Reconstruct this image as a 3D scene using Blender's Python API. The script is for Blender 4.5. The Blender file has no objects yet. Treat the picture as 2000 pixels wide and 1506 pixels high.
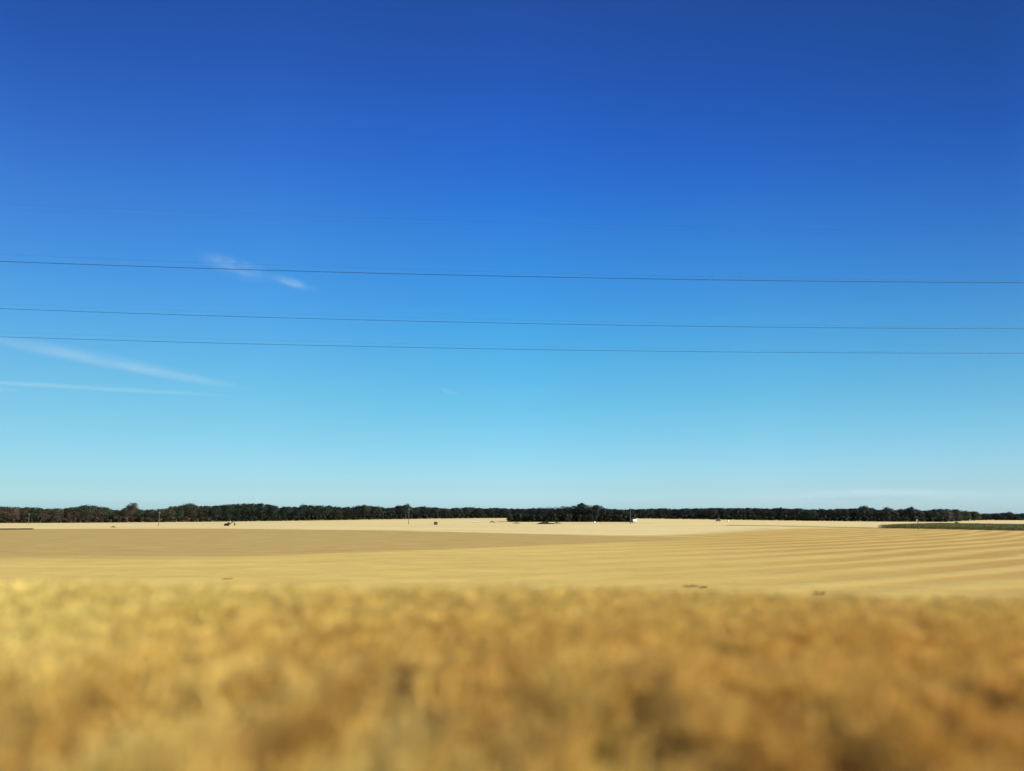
import bpy, math, random
import numpy as np
from mathutils import Vector, Matrix

R = math.radians
sc = bpy.context.scene
COL = sc.collection
random.seed(11)
rng = np.random.default_rng(7)

# ------------------------------------------------------------------ camera
FOC = 1503.0                       # focal length in photo pixels (2000 px wide)
CAM_Z = 5.0
PITCH = math.atan(253.0 / FOC)
cam_data = bpy.data.cameras.new('camera')
cam = bpy.data.objects.new('camera', cam_data)
COL.objects.link(cam)
cam.location = (0, 0, CAM_Z)
cam.rotation_euler = (R(90) + PITCH, 0, 0)
cam_data.sensor_width = 34.6
cam_data.lens = 26.0
cam_data.clip_start = 0.1
cam_data.clip_end = 90000
cam_data.dof.use_dof = True
cam_data.dof.focus_distance = 220
cam_data.dof.aperture_fstop = 0.175
cam_data.dof.aperture_ratio = 0.68
sc.camera = cam

# ------------------------------------------------------------------ world and sun
SUN_EL, SUN_AZ = 28.0, 95.0        # azimuth clockwise from the view direction
sc.view_settings.view_transform = 'Standard'
sc.view_settings.look = 'None'
sc.view_settings.gamma = 1
sc.view_settings.exposure = 1.0

world = bpy.data.worlds.new('World')
sc.world = world
world.use_nodes = True
nt = world.node_tree
bg = nt.nodes['Background']
bg.inputs[1].default_value = 0.1
sky = nt.nodes.new('ShaderNodeTexSky')
sky.sky_type = 'NISHITA'
sky.sun_disc = False
sky.sun_elevation = R(SUN_EL)
sky.sun_rotation = R(SUN_AZ)
tc = nt.nodes.new('ShaderNodeTexCoord')
sep = nt.nodes.new('ShaderNodeSeparateXYZ')
nt.links.new(tc.outputs['Generated'], sep.inputs[0])
zpos = nt.nodes.new('ShaderNodeMath'); zpos.operation = 'DIVIDE'; zpos.inputs[1].default_value = 0.6
zpos.use_clamp = True
nt.links.new(sep.outputs['Z'], zpos.inputs[0])
# the camera's deep, saturated rendering of the clear sky, by elevation, at five headings
GR = {
 'a': [(0.004, 0.623, 1.006, 1.446), (0.035, 0.375, 0.609, 0.9), (0.095, 0.307, 0.568, 0.693), (0.155, 0.278, 0.581, 0.711), (0.215, 0.216, 0.547, 0.773), (0.27, 0.181, 0.52, 0.836), (0.36, 0.151, 0.418, 0.866), (0.42, 0.126, 0.351, 0.841), (0.5, 0.092, 0.267, 0.71), (0.58, 0.085, 0.251, 0.666)],
 'b': [(0.004, 0.71, 1.135, 1.677), (0.035, 0.448, 0.72, 1.069), (0.095, 0.346, 0.664, 0.818), (0.155, 0.303, 0.692, 0.822), (0.215, 0.243, 0.666, 0.889), (0.27, 0.2, 0.631, 0.966), (0.36, 0.16, 0.526, 1.031), (0.42, 0.139, 0.436, 1.02), (0.5, 0.111, 0.338, 0.917), (0.58, 0.099, 0.273, 0.723)],
 'c': [(0.004, 0.773, 1.232, 1.897), (0.035, 0.495, 0.8, 1.192), (0.095, 0.347, 0.714, 0.922), (0.155, 0.266, 0.723, 0.899), (0.215, 0.201, 0.695, 0.947), (0.27, 0.162, 0.641, 1.012), (0.36, 0.121, 0.517, 1.06), (0.42, 0.101, 0.414, 1.053), (0.5, 0.094, 0.325, 0.933), (0.58, 0.1, 0.26, 0.706)],
 'd': [(0.004, 0.673, 1.072, 1.67), (0.035, 0.446, 0.705, 1.07), (0.095, 0.315, 0.631, 0.817), (0.155, 0.242, 0.616, 0.777), (0.215, 0.182, 0.576, 0.803), (0.27, 0.145, 0.51, 0.833), (0.36, 0.1, 0.378, 0.837), (0.42, 0.081, 0.302, 0.803), (0.5, 0.068, 0.227, 0.666), (0.58, 0.071, 0.199, 0.514)],
 'e': [(0.004, 0.514, 0.83, 1.346), (0.035, 0.346, 0.552, 0.858), (0.095, 0.242, 0.492, 0.652), (0.155, 0.182, 0.458, 0.613), (0.215, 0.131, 0.397, 0.614), (0.27, 0.099, 0.329, 0.613), (0.36, 0.063, 0.224, 0.578), (0.42, 0.051, 0.18, 0.511), (0.5, 0.045, 0.147, 0.392), (0.58, 0.046, 0.147, 0.369)],
}
def ramp_node(tab):
    r = nt.nodes.new('ShaderNodeValToRGB')
    cr = r.color_ramp
    cr.interpolation = 'B_SPLINE'
    while len(cr.elements) < len(tab):
        cr.elements.new(0.5)
    for e, t in zip(cr.elements, tab):
        e.position = t[0] / 0.6
        e.color = (t[1] / 2, t[2] / 2, t[3] / 2, 1)
    nt.links.new(zpos.outputs[0], r.inputs[0])
    return r
ramps = [ramp_node(GR[k]) for k in 'abcde']
# heading: x / sqrt(x^2+y^2)
def wm(op, a, b=None, clamp=False):
    m = nt.nodes.new('ShaderNodeMath'); m.operation = op; m.use_clamp = clamp
    for k, v in enumerate((a, b)):
        if v is None: continue
        if isinstance(v, (int, float)): m.inputs[k].default_value = v
        else: nt.links.new(v, m.inputs[k])
    return m.outputs[0]
hx = wm('DIVIDE', sep.outputs['X'], wm('SQRT', wm('ADD', wm('MULTIPLY', sep.outputs['X'], sep.outputs['X']),
        wm('ADD', wm('MULTIPLY', sep.outputs['Y'], sep.outputs['Y']), 1e-5))))
def wmix(f, a, b, mode='MIX'):
    m = nt.nodes.new('ShaderNodeMix'); m.data_type = 'RGBA'; m.blend_type = mode; m.clamp_result = False
    if isinstance(f, float): m.inputs[0].default_value = f
    else: nt.links.new(f, m.inputs[0])
    nt.links.new(a, m.inputs[6]); nt.links.new(b, m.inputs[7])
    return m.outputs[2]
grade = ramps[0].outputs[0]
for k, (h0, h1) in enumerate(((-.56, -.31), (-.31, 0.0), (0.0, .31), (.31, .56))):
    grade = wmix(wm('DIVIDE', wm('SUBTRACT', hx, h0), h1 - h0, True), grade, ramps[k + 1].outputs[0])
vs = nt.nodes.new('ShaderNodeVectorMath'); vs.operation = 'SCALE'; vs.inputs['Scale'].default_value = 2.0
nt.links.new(grade, vs.inputs[0])
nt.links.new(wmix(1.0, sky.outputs[0], vs.outputs[0], 'MULTIPLY'), bg.inputs[0])

sun_data = bpy.data.lights.new('sun', 'SUN')
sun = bpy.data.objects.new('sun', sun_data)
COL.objects.link(sun)
sun_data.energy = 4.6
sun_data.angle = R(0.5)
sun_data.color = (1.0, 0.89, 0.70)
sd = Vector((math.sin(R(SUN_AZ)) * math.cos(R(SUN_EL)), math.cos(R(SUN_AZ)) * math.cos(R(SUN_EL)), math.sin(R(SUN_EL))))
sun.rotation_euler = sd.to_track_quat('Z', 'Y').to_euler()
sun.location = (0, 0, 60)
sc.cycles.volume_bounces = 1
sc.cycles.volume_step_rate = 1.0
sc.cycles.volume_max_steps = 256

# ------------------------------------------------------------------ helpers
def tag(o, label=None, cat=None, group=None, kind=None):
    if label: o['label'] = label
    if cat: o['category'] = cat
    if group: o['group'] = group
    if kind: o['kind'] = kind
    return o

def empty(name, loc, rz=0.0):
    o = bpy.data.objects.new(name, None)
    o.empty_display_size = 0.3
    o.location = loc; o.rotation_euler = (0, 0, rz)
    COL.objects.link(o)
    return o

def npmesh(name, co, faces, mats, cols=None, smooth=False, mat_idx=None):
    """co (n,3); faces list of arrays, each (m,k)"""
    me = bpy.data.meshes.new(name)
    co = np.asarray(co, np.float32)
    me.vertices.add(len(co)); me.vertices.foreach_set('co', co.ravel())
    idx = np.concatenate([f.ravel() for f in faces]).astype(np.int32)
    tot = np.concatenate([np.full(len(f), f.shape[1], np.int32) for f in faces])
    start = np.concatenate(([0], np.cumsum(tot)[:-1])).astype(np.int32)
    me.loops.add(len(idx)); me.loops.foreach_set('vertex_index', idx)
    me.polygons.add(len(tot))
    me.polygons.foreach_set('loop_start', start)
    me.polygons.foreach_set('loop_total', tot)
    if mat_idx is not None:
        me.polygons.foreach_set('material_index', np.asarray(mat_idx, np.int32))
    me.polygons.foreach_set('use_smooth', np.full(len(tot), smooth, bool))
    me.update(calc_edges=True)
    if cols is not None:
        a = me.color_attributes.new('tint', 'FLOAT_COLOR', 'POINT')
        c4 = np.ones((len(co), 4), np.float32); c4[:, :3] = cols
        a.data.foreach_set('color', c4.ravel())
    for m in (mats if isinstance(mats, (list, tuple)) else [mats]):
        me.materials.append(m)
    return me

def link(name, me, parent=None, loc=None):
    o = bpy.data.objects.new(name, me)
    COL.objects.link(o)
    if parent: o.parent = parent
    if loc is not None: o.location = loc
    return o

class MB:
    """collects boxes, tubes and prisms into one mesh"""
    def __init__(s): s.v = []; s.f = []
    def add(s, vs, fs):
        n = len(s.v); s.v += [tuple(v) for v in vs]; s.f += [tuple(i + n for i in f) for f in fs]
        return s
    def box(s, c, d, taper=1.0, rot=None):
        hx, hy, hz = d[0] / 2, d[1] / 2, d[2] / 2
        vs = [(-hx, -hy, -hz), (hx, -hy, -hz), (hx, hy, -hz), (-hx, hy, -hz),
              (-hx * taper, -hy * taper, hz), (hx * taper, -hy * taper, hz), (hx * taper, hy * taper, hz), (-hx * taper, hy * taper, hz)]
        if rot: vs = [tuple(rot @ Vector(v)) for v in vs]
        vs = [(v[0] + c[0], v[1] + c[1], v[2] + c[2]) for v in vs]
        return s.add(vs, [(0, 3, 2, 1), (4, 5, 6, 7), (0, 1, 5, 4), (1, 2, 6, 5), (2, 3, 7, 6), (3, 0, 4, 7)])
    def tube(s, a, b, r0, r1=None, n=10):
        r1 = r0 if r1 is None else r1
        a, b = Vector(a), Vector(b); d = (b - a).normalized()
        u = d.orthogonal().normalized(); w = d.cross(u)
        vs = []
        for p, r in ((a, r0), (b, r1)):
            for k in range(n):
                t = 2 * math.pi * k / n
                vs.append(p + (u * math.cos(t) + w * math.sin(t)) * r)
        fs = [(k, (k + 1) % n, n + (k + 1) % n, n + k) for k in range(n)]
        fs += [tuple(range(n - 1, -1, -1)), tuple(range(n, 2 * n))]
        return s.add(vs, fs)
    def prism(s, prof, w0, w1):
        """profile in x,z; extruded along y from w0 to w1"""
        n = len(prof)
        vs = [(x, w0, z) for x, z in prof] + [(x, w1, z) for x, z in prof]
        fs = [(k, (k + 1) % n, n + (k + 1) % n, n + k) for k in range(n)]
        fs += [tuple(range(n - 1, -1, -1)), tuple(range(n, 2 * n))]
        return s.add(vs, fs)
    def build(s, name, mat, parent=None, bevel=0.0, smooth=False):
        me = bpy.data.meshes.new(name)
        me.from_pydata(s.v, [], s.f); me.update()
        import bmesh
        bm = bmesh.new(); bm.from_mesh(me)
        bmesh.ops.recalc_face_normals(bm, faces=bm.faces)
        bm.to_mesh(me); bm.free()
        me.materials.append(mat)
        if smooth: me.polygons.foreach_set('use_smooth', [True] * len(me.polygons))
        o = link(name, me, parent)
        if bevel:
            b = o.modifiers.new('bevel', 'BEVEL'); b.width = bevel; b.segments = 2
        return o

def hash2(ix, iy, seed):
    h = (ix.astype(np.int64) * 374761393 + iy.astype(np.int64) * 668265263 + seed * 982451653) & 0x7fffffff
    h = ((h ^ (h >> 13)) * 1274126177) & 0x7fffffff
    return ((h ^ (h >> 16)) & 0xffff) / 65535.0
def vnoise(x, y, seed=0):
    x = np.asarray(x, float); y = np.asarray(y, float)
    ix = np.floor(x); iy = np.floor(y); fx = x - ix; fy = y - iy
    fx = fx * fx * (3 - 2 * fx); fy = fy * fy * (3 - 2 * fy)
    ix = ix.astype(int); iy = iy.astype(int)
    a = hash2(ix, iy, seed); b = hash2(ix + 1, iy, seed); c = hash2(ix, iy + 1, seed); d = hash2(ix + 1, iy + 1, seed)
    return (a * (1 - fx) + b * fx) * (1 - fy) + (c * (1 - fx) + d * fx) * fy
def fnoise(x, y, seed=0, o=3):
    s = 0; amp = 1; t = 0
    for k in range(o):
        s = s + amp * vnoise(np.asarray(x) * 2 ** k + 7.3 * k, np.asarray(y) * 2 ** k - 3.1 * k, seed + k); t += amp; amp *= .5
    return s / t
def sstep(a, b, x):
    t = np.clip((np.asarray(x, float) - a) / (b - a), 0, 1); return t * t * (3 - 2 * t)

# ------------------------------------------------------------------ terrain height
def verge_z(x, y):
    """grassy shelf beside the railway: ground height for y < 12"""
    crest = 3.265 - 0.0175 * np.clip(x, -14, 14) + 0.06 * np.exp(-(x / 4.0) ** 2)
    return crest - 0.085 * (12.0 - y) + 0.05 * (fnoise(x * .5, y * .5, 3) - .5)
def height(x, y):
    x = np.asarray(x, float); y = np.asarray(y, float)
    rise = 2.55 * np.exp(-((x - 12) / 178.0) ** 2) * sstep(170, 500, y) + 0.25 * (fnoise(x / 120, y / 120, 9) - .5) * sstep(60, 120, y)
    rise = rise + 0.35 * np.exp(-((x - 60) / 200.0) ** 2) * sstep(170, 500, y)
    v = verge_z(x, np.minimum(y, 12.0))
    v = np.where(y < 4.5, np.maximum(v, 2.9), v)
    drop = sstep(11.6, 27.0, y)
    return v * (1 - drop) + rise * drop

def ray(px, py):
    u = (px - 1000.0) / FOC; v = (753.0 - py) / FOC
    d = Vector((u, math.cos(PITCH) - v * math.sin(PITCH), math.sin(PITCH) + v * math.cos(PITCH)))
    return d.normalized()
def hit(px, py, y0=30.0, y1=1500.0):
    """where the sight line meets the field"""
    d = ray(px, py)
    t = y0 / d.y
    ys = np.linspace(y0, y1, 6000)
    zs = CAM_Z + d.z / d.y * ys; xs = d.x / d.y * ys
    hh = height(xs, ys)
    w = np.nonzero(zs <= hh)[0]
    k = w[0] if len(w) else len(ys) - 1
    return Vector((xs[k], ys[k], float(hh[k])))
def at(px, Y):
    """ground point at column px and distance Y"""
    x = (px - 1000.0) / FOC * (math.cos(PITCH) + 0.0) * Y * 1.0
    # column at the horizon row
    d = ray(px, 1006.0); x = d.x / d.y * Y
    return Vector((x, Y, float(height(x, Y))))
def top_z(px, py, Y):
    d = ray(px, py); return CAM_Z + d.z / d.y * Y

# ------------------------------------------------------------------ materials
def new_mat(name):
    m = bpy.data.materials.new(name); m.use_nodes = True
    return m, m.node_tree, m.node_tree.nodes['Principled BSDF']
def N(t, ty, **kw):
    n = t.nodes.new(ty)
    for k, v in kw.items(): setattr(n, k, v)
    return n
def noise(t, vec, scale, detail=4, rough=.6):
    n = N(t, 'ShaderNodeTexNoise'); n.inputs['Scale'].default_value = scale
    n.inputs['Detail'].default_value = detail; n.inputs['Roughness'].default_value = rough
    t.links.new(vec, n.inputs['Vector']); return n.outputs['Fac']
def mapping(t, vec, scale=(1, 1, 1), rot=(0, 0, 0), loc=(0, 0, 0)):
    n = N(t, 'ShaderNodeMapping'); n.inputs['Scale'].default_value = scale
    n.inputs['Rotation'].default_value = rot; n.inputs['Location'].default_value = loc
    t.links.new(vec, n.inputs['Vector']); return n.outputs[0]
def mth(t, op, a, b=None, clamp=False):
    m = N(t, 'ShaderNodeMath', operation=op, use_clamp=clamp)
    for k, v in enumerate((a, b)):
        if v is None: continue
        if isinstance(v, (int, float)): m.inputs[k].default_value = v
        else: t.links.new(v, m.inputs[k])
    return m.outputs[0]
def mapr(t, v, a, b, c=0.0, d=1.0, smooth=True):
    n = N(t, 'ShaderNodeMapRange'); n.interpolation_type = 'SMOOTHSTEP' if smooth else 'LINEAR'
    for k, q in zip(('From Min', 'From Max', 'To Min', 'To Max'), (a, b, c, d)): n.inputs[k].default_value = q
    t.links.new(v, n.inputs['Value']); return n.outputs[0]
def mixc(t, f, a, b, mode='MIX'):
    m = N(t, 'ShaderNodeMix', data_type='RGBA', blend_type=mode); m.clamp_factor = True
    if isinstance(f, (int, float)): m.inputs[0].default_value = f
    else: t.links.new(f, m.inputs[0])
    for k, v in ((6, a), (7, b)):
        if isinstance(v, tuple): m.inputs[k].default_value = (*v, 1)
        else: t.links.new(v, m.inputs[k])
    return m.outputs[2]

def plain(name, col, rough=.6, metal=0.0, vary=.25, scale=3.0):
    m, t, b = new_mat(name)
    tcn = N(t, 'ShaderNodeTexCoord')
    f = noise(t, tcn.outputs['Object'], scale)
    c = mixc(t, mapr(t, f, .3, .7), tuple(q * (1 - vary) for q in col), tuple(min(1, q * (1 + vary)) for q in col))
    t.links.new(c, b.inputs['Base Color'])
    b.inputs['Roughness'].default_value = rough; b.inputs['Metallic'].default_value = metal
    return m

# field material: weights in the vertex tint: r = bleached straw, g = tan harrowed strip, b = green edge
def field_material():
    m, t, b = new_mat('field_stubble')
    geo = N(t, 'ShaderNodeNewGeometry'); P = geo.outputs['Position']
    at_ = N(t, 'ShaderNodeAttribute', attribute_name='tint')
    sp = N(t, 'ShaderNodeSeparateColor'); t.links.new(at_.outputs['Color'], sp.inputs[0])
    # fine stubble and patchiness
    fine = noise(t, mapping(t, P, (1, 1, 1)), 1.6, 6, .7)
    mid = noise(t, mapping(t, P, (.6, 1, 1)), .22, 5, .65)
    big = noise(t, mapping(t, P, (.5, 1, 1)), .02, 4, .6)
    # swaths left by the combine, running away to the right (heading about 56 degrees)
    ang = math.atan2(1.0, 1.46)                     # direction of the rows in the x/y plane
    rowv = mapping(t, P, rot=(0, 0, -ang))
    sr = N(t, 'ShaderNodeSeparateXYZ'); t.links.new(rowv, sr.inputs[0])
    wob = noise(t, mapping(t, rowv, (.02, .06, 1)), 1.0, 3)
    spx = N(t, 'ShaderNodeSeparateXYZ'); t.links.new(P, spx.inputs[0])
    xc = mapr(t, spx.outputs['X'], -55, 240, -55, 240, False)
    path = mth(t, 'ADD', mth(t, 'MULTIPLY', xc, .484), mth(t, 'MULTIPLY', mth(t, 'MULTIPLY', xc, xc), .0030))
    across = mth(t, 'ADD', mth(t, 'SUBTRACT', spx.outputs['Y'], path), mth(t, 'MULTIPLY', mth(t, 'SUBTRACT', wob, .5), 11.0))
    swave = mth(t, 'SINE', mth(t, 'MULTIPLY', mth(t, 'ADD', across, 4.75), 2 * math.pi / 9.5))
    swide = noise(t, mapping(t, rowv, (.004, .05, 1)), 1.0, 2)
    clump = noise(t, mapping(t, rowv, (.05, .30, 1)), 1.0, 5, .7)
    sw = mapr(t, mth(t, 'ADD', swave, mth(t, 'ADD', mth(t, 'MULTIPLY', mth(t, 'SUBTRACT', clump, .5), 3.4), mth(t, 'MULTIPLY', mth(t, 'SUBTRACT', swide, .5), 2.5))), -1.1, 1.3)
    sw2 = mapr(t, mth(t, 'SINE', mth(t, 'MULTIPLY', across, 2 * math.pi / 3.1)), -1, 1, 0, 1)
    # strongest on the right hand side of the field
    sx = N(t, 'ShaderNodeSeparateXYZ'); t.links.new(P, sx.inputs[0])
    ratio = mth(t, 'DIVIDE', sx.outputs['X'], mth(t, 'MAXIMUM', sx.outputs['Y'], 5.0))
    stubble = mixc(t, mapr(t, mid, .3, .7), (.47, .35, .083), (.56, .43, .122))
    stubble = mixc(t, mapr(t, fine, .35, .8, 0, .45), stubble, (.58, .47, .19))
    swc = mixc(t, mth(t, 'MULTIPLY', sw, .75), (.35, .215, .046), (.545, .415, .128))
    swc = mixc(t, mth(t, 'MULTIPLY', sw2, .06), swc, (.33, .21, .05))
    swc = mixc(t, mapr(t, fine, .35, .8, 0, .3), swc, (.50, .38, .13))
    amt = mapr(t, sx.outputs['X'], 0, 55, .08, 1.0)
    gold = mixc(t, amt, stubble, swc)
    gold = mixc(t, mapr(t, big, .35, .7, 0, .35), gold, (.36, .26, .07))
    # bleached straw far off
    pale = mixc(t, mapr(t, noise(t, mapping(t, P, (.25, 1.6, 1)), .05, 5, .65), .3, .72), (.52, .43, .19), (.63, .535, .27))
    pale = mixc(t, mapr(t, fine, .4, .8, 0, .25), pale, (.50, .40, .17))
    # harrowed tan strip
    tan = mixc(t, mapr(t, mid, .25, .75), (.30, .213, .062), (.40, .295, .095))
    tan = mixc(t, mapr(t, noise(t, P, .9, 6, .75), .3, .75, 0, .6), tan, (.40, .305, .10))
    warp = mth(t, 'MULTIPLY', mth(t, 'SUBTRACT', noise(t, mapping(t, P, (.12, .5, 1)), .6, 5, .75), .5), .9)
    wp = mapr(t, mth(t, 'ADD', sp.outputs[0], warp), .35, .65)
    wt = mapr(t, mth(t, 'ADD', sp.outputs[1], warp), .15, .85)
    c = mixc(t, wp, gold, pale)
    c = mixc(t, wt, c, tan)
    dk = mapr(t, mth(t, 'ADD', sp.outputs[2], mth(t, 'MULTIPLY', warp, .6)), .3, .75)
    c = mixc(t, dk, c, (.20, .155, .05))
    c = mixc(t, mapr(t, noise(t, mapping(t, P, (.3, 1, 1)), .5, 8, .8), .35, .65, 0, .22), c, (.30, .22, .08))
    t.links.new(c, b.inputs['Base Color'])
    b.inputs['Roughness'].default_value = .95
    b.inputs['Specular IOR Level'].default_value = .1
    bp = N(t, 'ShaderNodeBump'); bp.inputs['Strength'].default_value = .8; bp.inputs['Distance'].default_value = .25
    hsum = mth(t, 'ADD', mth(t, 'MULTIPLY', sw, .5), mth(t, 'MULTIPLY', mid, .8))
    t.links.new(hsum, bp.inputs['Height']); t.links.new(bp.outputs[0], b.inputs['Normal'])
    return m

def soil_material():
    m, t, b = new_mat('verge_soil')
    geo = N(t, 'ShaderNodeNewGeometry'); P = geo.outputs['Position']
    f = noise(t, P, 2.5, 7, .7); g = noise(t, P, 22, 3, .6)
    c = mixc(t, mapr(t, f, .3, .7), (.15, .085, .03), (.36, .23, .08))
    c = mixc(t, mapr(t, g, .4, .7, 0, .5), c, (.45, .31, .12))
    t.links.new(c, b.inputs['Base Color']); b.inputs['Roughness'].default_value = 1
    bp = N(t, 'ShaderNodeBump'); bp.inputs['Strength'].default_value = .7; bp.inputs['Distance'].default_value = .05
    t.links.new(f, bp.inputs['Height']); t.links.new(bp.outputs[0], b.inputs['Normal'])
    return m

def leaf_material(name, mult=(1, 1, 1), trans=.25, use_obj_random=True, rough=.6):
    """colour from the mesh's own tint, plus a small random shift per plant"""
    m, t, b = new_mat(name)
    a = N(t, 'ShaderNodeAttribute', attribute_name='tint')
    c = mixc(t, 1.0, a.outputs['Color'], mult, 'MULTIPLY')
    if use_obj_random:
        oi = N(t, 'ShaderNodeObjectInfo')
        k = mapr(t, oi.outputs['Random'], 0, 1, .8, 1.2, False)
        v = N(t, 'ShaderNodeVectorMath', operation='SCALE'); t.links.new(c, v.inputs[0]); t.links.new(k, v.inputs['Scale'])
        c = v.outputs[0]
    t.links.new(c, b.inputs['Base Color'])
    b.inputs['Roughness'].default_value = rough
    b.inputs['Specular IOR Level'].default_value = .2
    tr_ = N(t, 'ShaderNodeBsdfTranslucent'); t.links.new(c, tr_.inputs['Color'])
    mx = N(t, 'ShaderNodeMixShader'); mx.inputs[0].default_value = trans
    t.links.new(b.outputs[0], mx.inputs[1]); t.links.new(tr_.outputs[0], mx.inputs[2])
    t.links.new(mx.outputs[0], t.nodes['Material Output'].inputs['Surface'])
    return m

M = dict(
    field=field_material(), soil=soil_material(),
    grass=leaf_material('dry_grass', trans=.3, use_obj_random=False, rough=.7),
    leaf=leaf_material('oak_leaves', trans=.12),
    maize=leaf_material('maize_leaves', trans=.25, use_obj_random=False),
    bark=plain('bark', (.045, .038, .03), .9),
    wood=plain('weathered_pole_wood', (.11, .09, .07), .85),
    ceramic=plain('insulator_glass', (.25, .30, .28), .2),
    cable=plain('cable_aluminium', (.035, .06, .11), .6, .0),
    dark_paint=plain('dark_machine_paint', (.016, .012, .009), .6),
    rust=plain('rusty_steel', (.035, .02, .012), .8, .2),
    rubber=plain('black_rubber', (.018, .018, .018), .8),
    glass=plain('dark_window_glass', (.02, .025, .03), .08),
    white=plain('white_paint', (.82, .82, .80), .4, 0, .04),
    beige=plain('beige_car_paint', (.42, .36, .25), .35),
    straw=plain('weathered_straw', (.075, .05, .027), .95, 0, .4, 5.0),
    steel=plain('galvanised_steel', (.42, .42, .42), .4, .6),
    film=plain('pale_plastic_sheet', (.80, .79, .72), .35, 0, .05),
)

# ------------------------------------------------------------------ the field as one sheet, and the verge
def poly_w(pts_px):
    return [hit(px, py) for px, py in pts_px]
# lines in the field, as world polylines (x, y)
def line_xy(pts):
    return np.array([[p.x, p.y] for p in (hit(a, b) for a, b in pts)])
L_top = line_xy([(-150, 1034), (0, 1033.5), (180, 1033), (400, 1032.5), (560, 1034), (760, 1036.5), (1000, 1042), (1150, 1045.5), (1290, 1049), (1420, 1052)])
L_bot = line_xy([(-150, 1091), (0, 1091), (250, 1090), (400, 1088), (480, 1086.5), (580, 1083), (800, 1076), (1000, 1068), (1200, 1060), (1330, 1055), (1420, 1052.5)])
L_pale = line_xy([(-150, 1034), (0, 1033.5), (180, 1033), (400, 1032.5), (560, 1034), (760, 1036.5), (1000, 1042), (1150, 1045.5), (1290, 1046), (1420, 1040), (1500, 1034), (1620, 1031), (1720, 1030.5), (2150, 1034)])

def ratio_interp(L, x, y):
    """y of the polyline on the sight heading x/y (all lines run roughly across the view)"""
    r = L[:, 0] / L[:, 1]; o = np.argsort(r)
    return np.interp(x / np.maximum(y, 1), r[o], L[o, 1])

xs = np.unique(np.concatenate([np.arange(-420, 421, 4.0), np.array([-3000, -1800, -1100, -750, -560, 560, 750, 1100, 1800, 3000.])]))
ys = np.unique(np.concatenate([np.arange(27, 60, 1.5), np.arange(60, 140, 2.5), np.arange(140, 260, 4), np.arange(260, 640, 6.0), np.array([700, 800, 1000, 1400, 2000, 3500.])]))
X, Y = np.meshgrid(xs, ys)
Zg = height(X, Y)
co = np.stack([X, Y, Zg], -1).reshape(-1, 3)
nx, ny = len(xs), len(ys)
i = np.arange((ny - 1) * (nx - 1)); r_, c_ = i // (nx - 1), i % (nx - 1)
a_ = r_ * nx + c_
faces = np.stack([a_, a_ + 1, a_ + nx + 1, a_ + nx], 1)
x_, y_ = co[:, 0], co[:, 1]
yt, yb, yp = (ratio_interp(L, x_, y_) for L in (L_top, L_bot, L_pale))
rr_ = x_ / y_
edge_lo = np.interp(rr_, [-.6, -.40, -.28], [.50, .42, .08])
wtan = np.clip(sstep(0, 1, (y_ - yb * (1 - edge_lo * .5)) / (yb * edge_lo)), 0, 1) * (1 - sstep(-6, 6, y_ - yt))
wtan *= 1 - sstep(.20, .29, rr_)
spread = np.interp(rr_, [.0, .18, .30], [7, 30, 130])
wpale = sstep(-1, 1, (y_ - yp) / spread)
# thin dark field boundary from the tan strip to the maize
bx = line_xy([(1420, 1026), (1500, 1027), (1620, 1029.5), (1720, 1031.5), (2100, 1033)])
yl = ratio_interp(bx, x_, y_)
wdark = np.where((rr_ > .27) & (rr_ < .50), np.exp(-((y_ - yl) / 7.0) ** 2), 0) * .95
cols = np.stack([wpale, wtan, wdark], 1)
me = npmesh('field', co, [faces], [M['field']], cols, True)
field = link('field', me)
tag(field, kind='structure')

xs = np.unique(np.concatenate([np.arange(-40, 40.1, .8), np.array([-3000, -1500, -700, -300, -150, -80, -55, 55, 80, 150, 300, 700, 1500, 3000.])]))
ys = np.unique(np.concatenate([np.array([-600, -200, -60, -20, -8.]), np.arange(-3, 27.1, .75)]))
ys[-1] = 27.0
X, Y = np.meshgrid(xs, ys); Zg = height(X, Y)
nx, ny = len(xs), len(ys)
i = np.arange((ny - 1) * (nx - 1)); r_, c_ = i // (nx - 1), i % (nx - 1); a_ = r_ * nx + c_
me = npmesh('verge', np.stack([X, Y, Zg], -1).reshape(-1, 3), [np.stack([a_, a_ + 1, a_ + nx + 1, a_ + nx], 1)], [M['soil']], None, True)
verge = link('railway_verge', me)
tag(verge, kind='structure')

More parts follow.
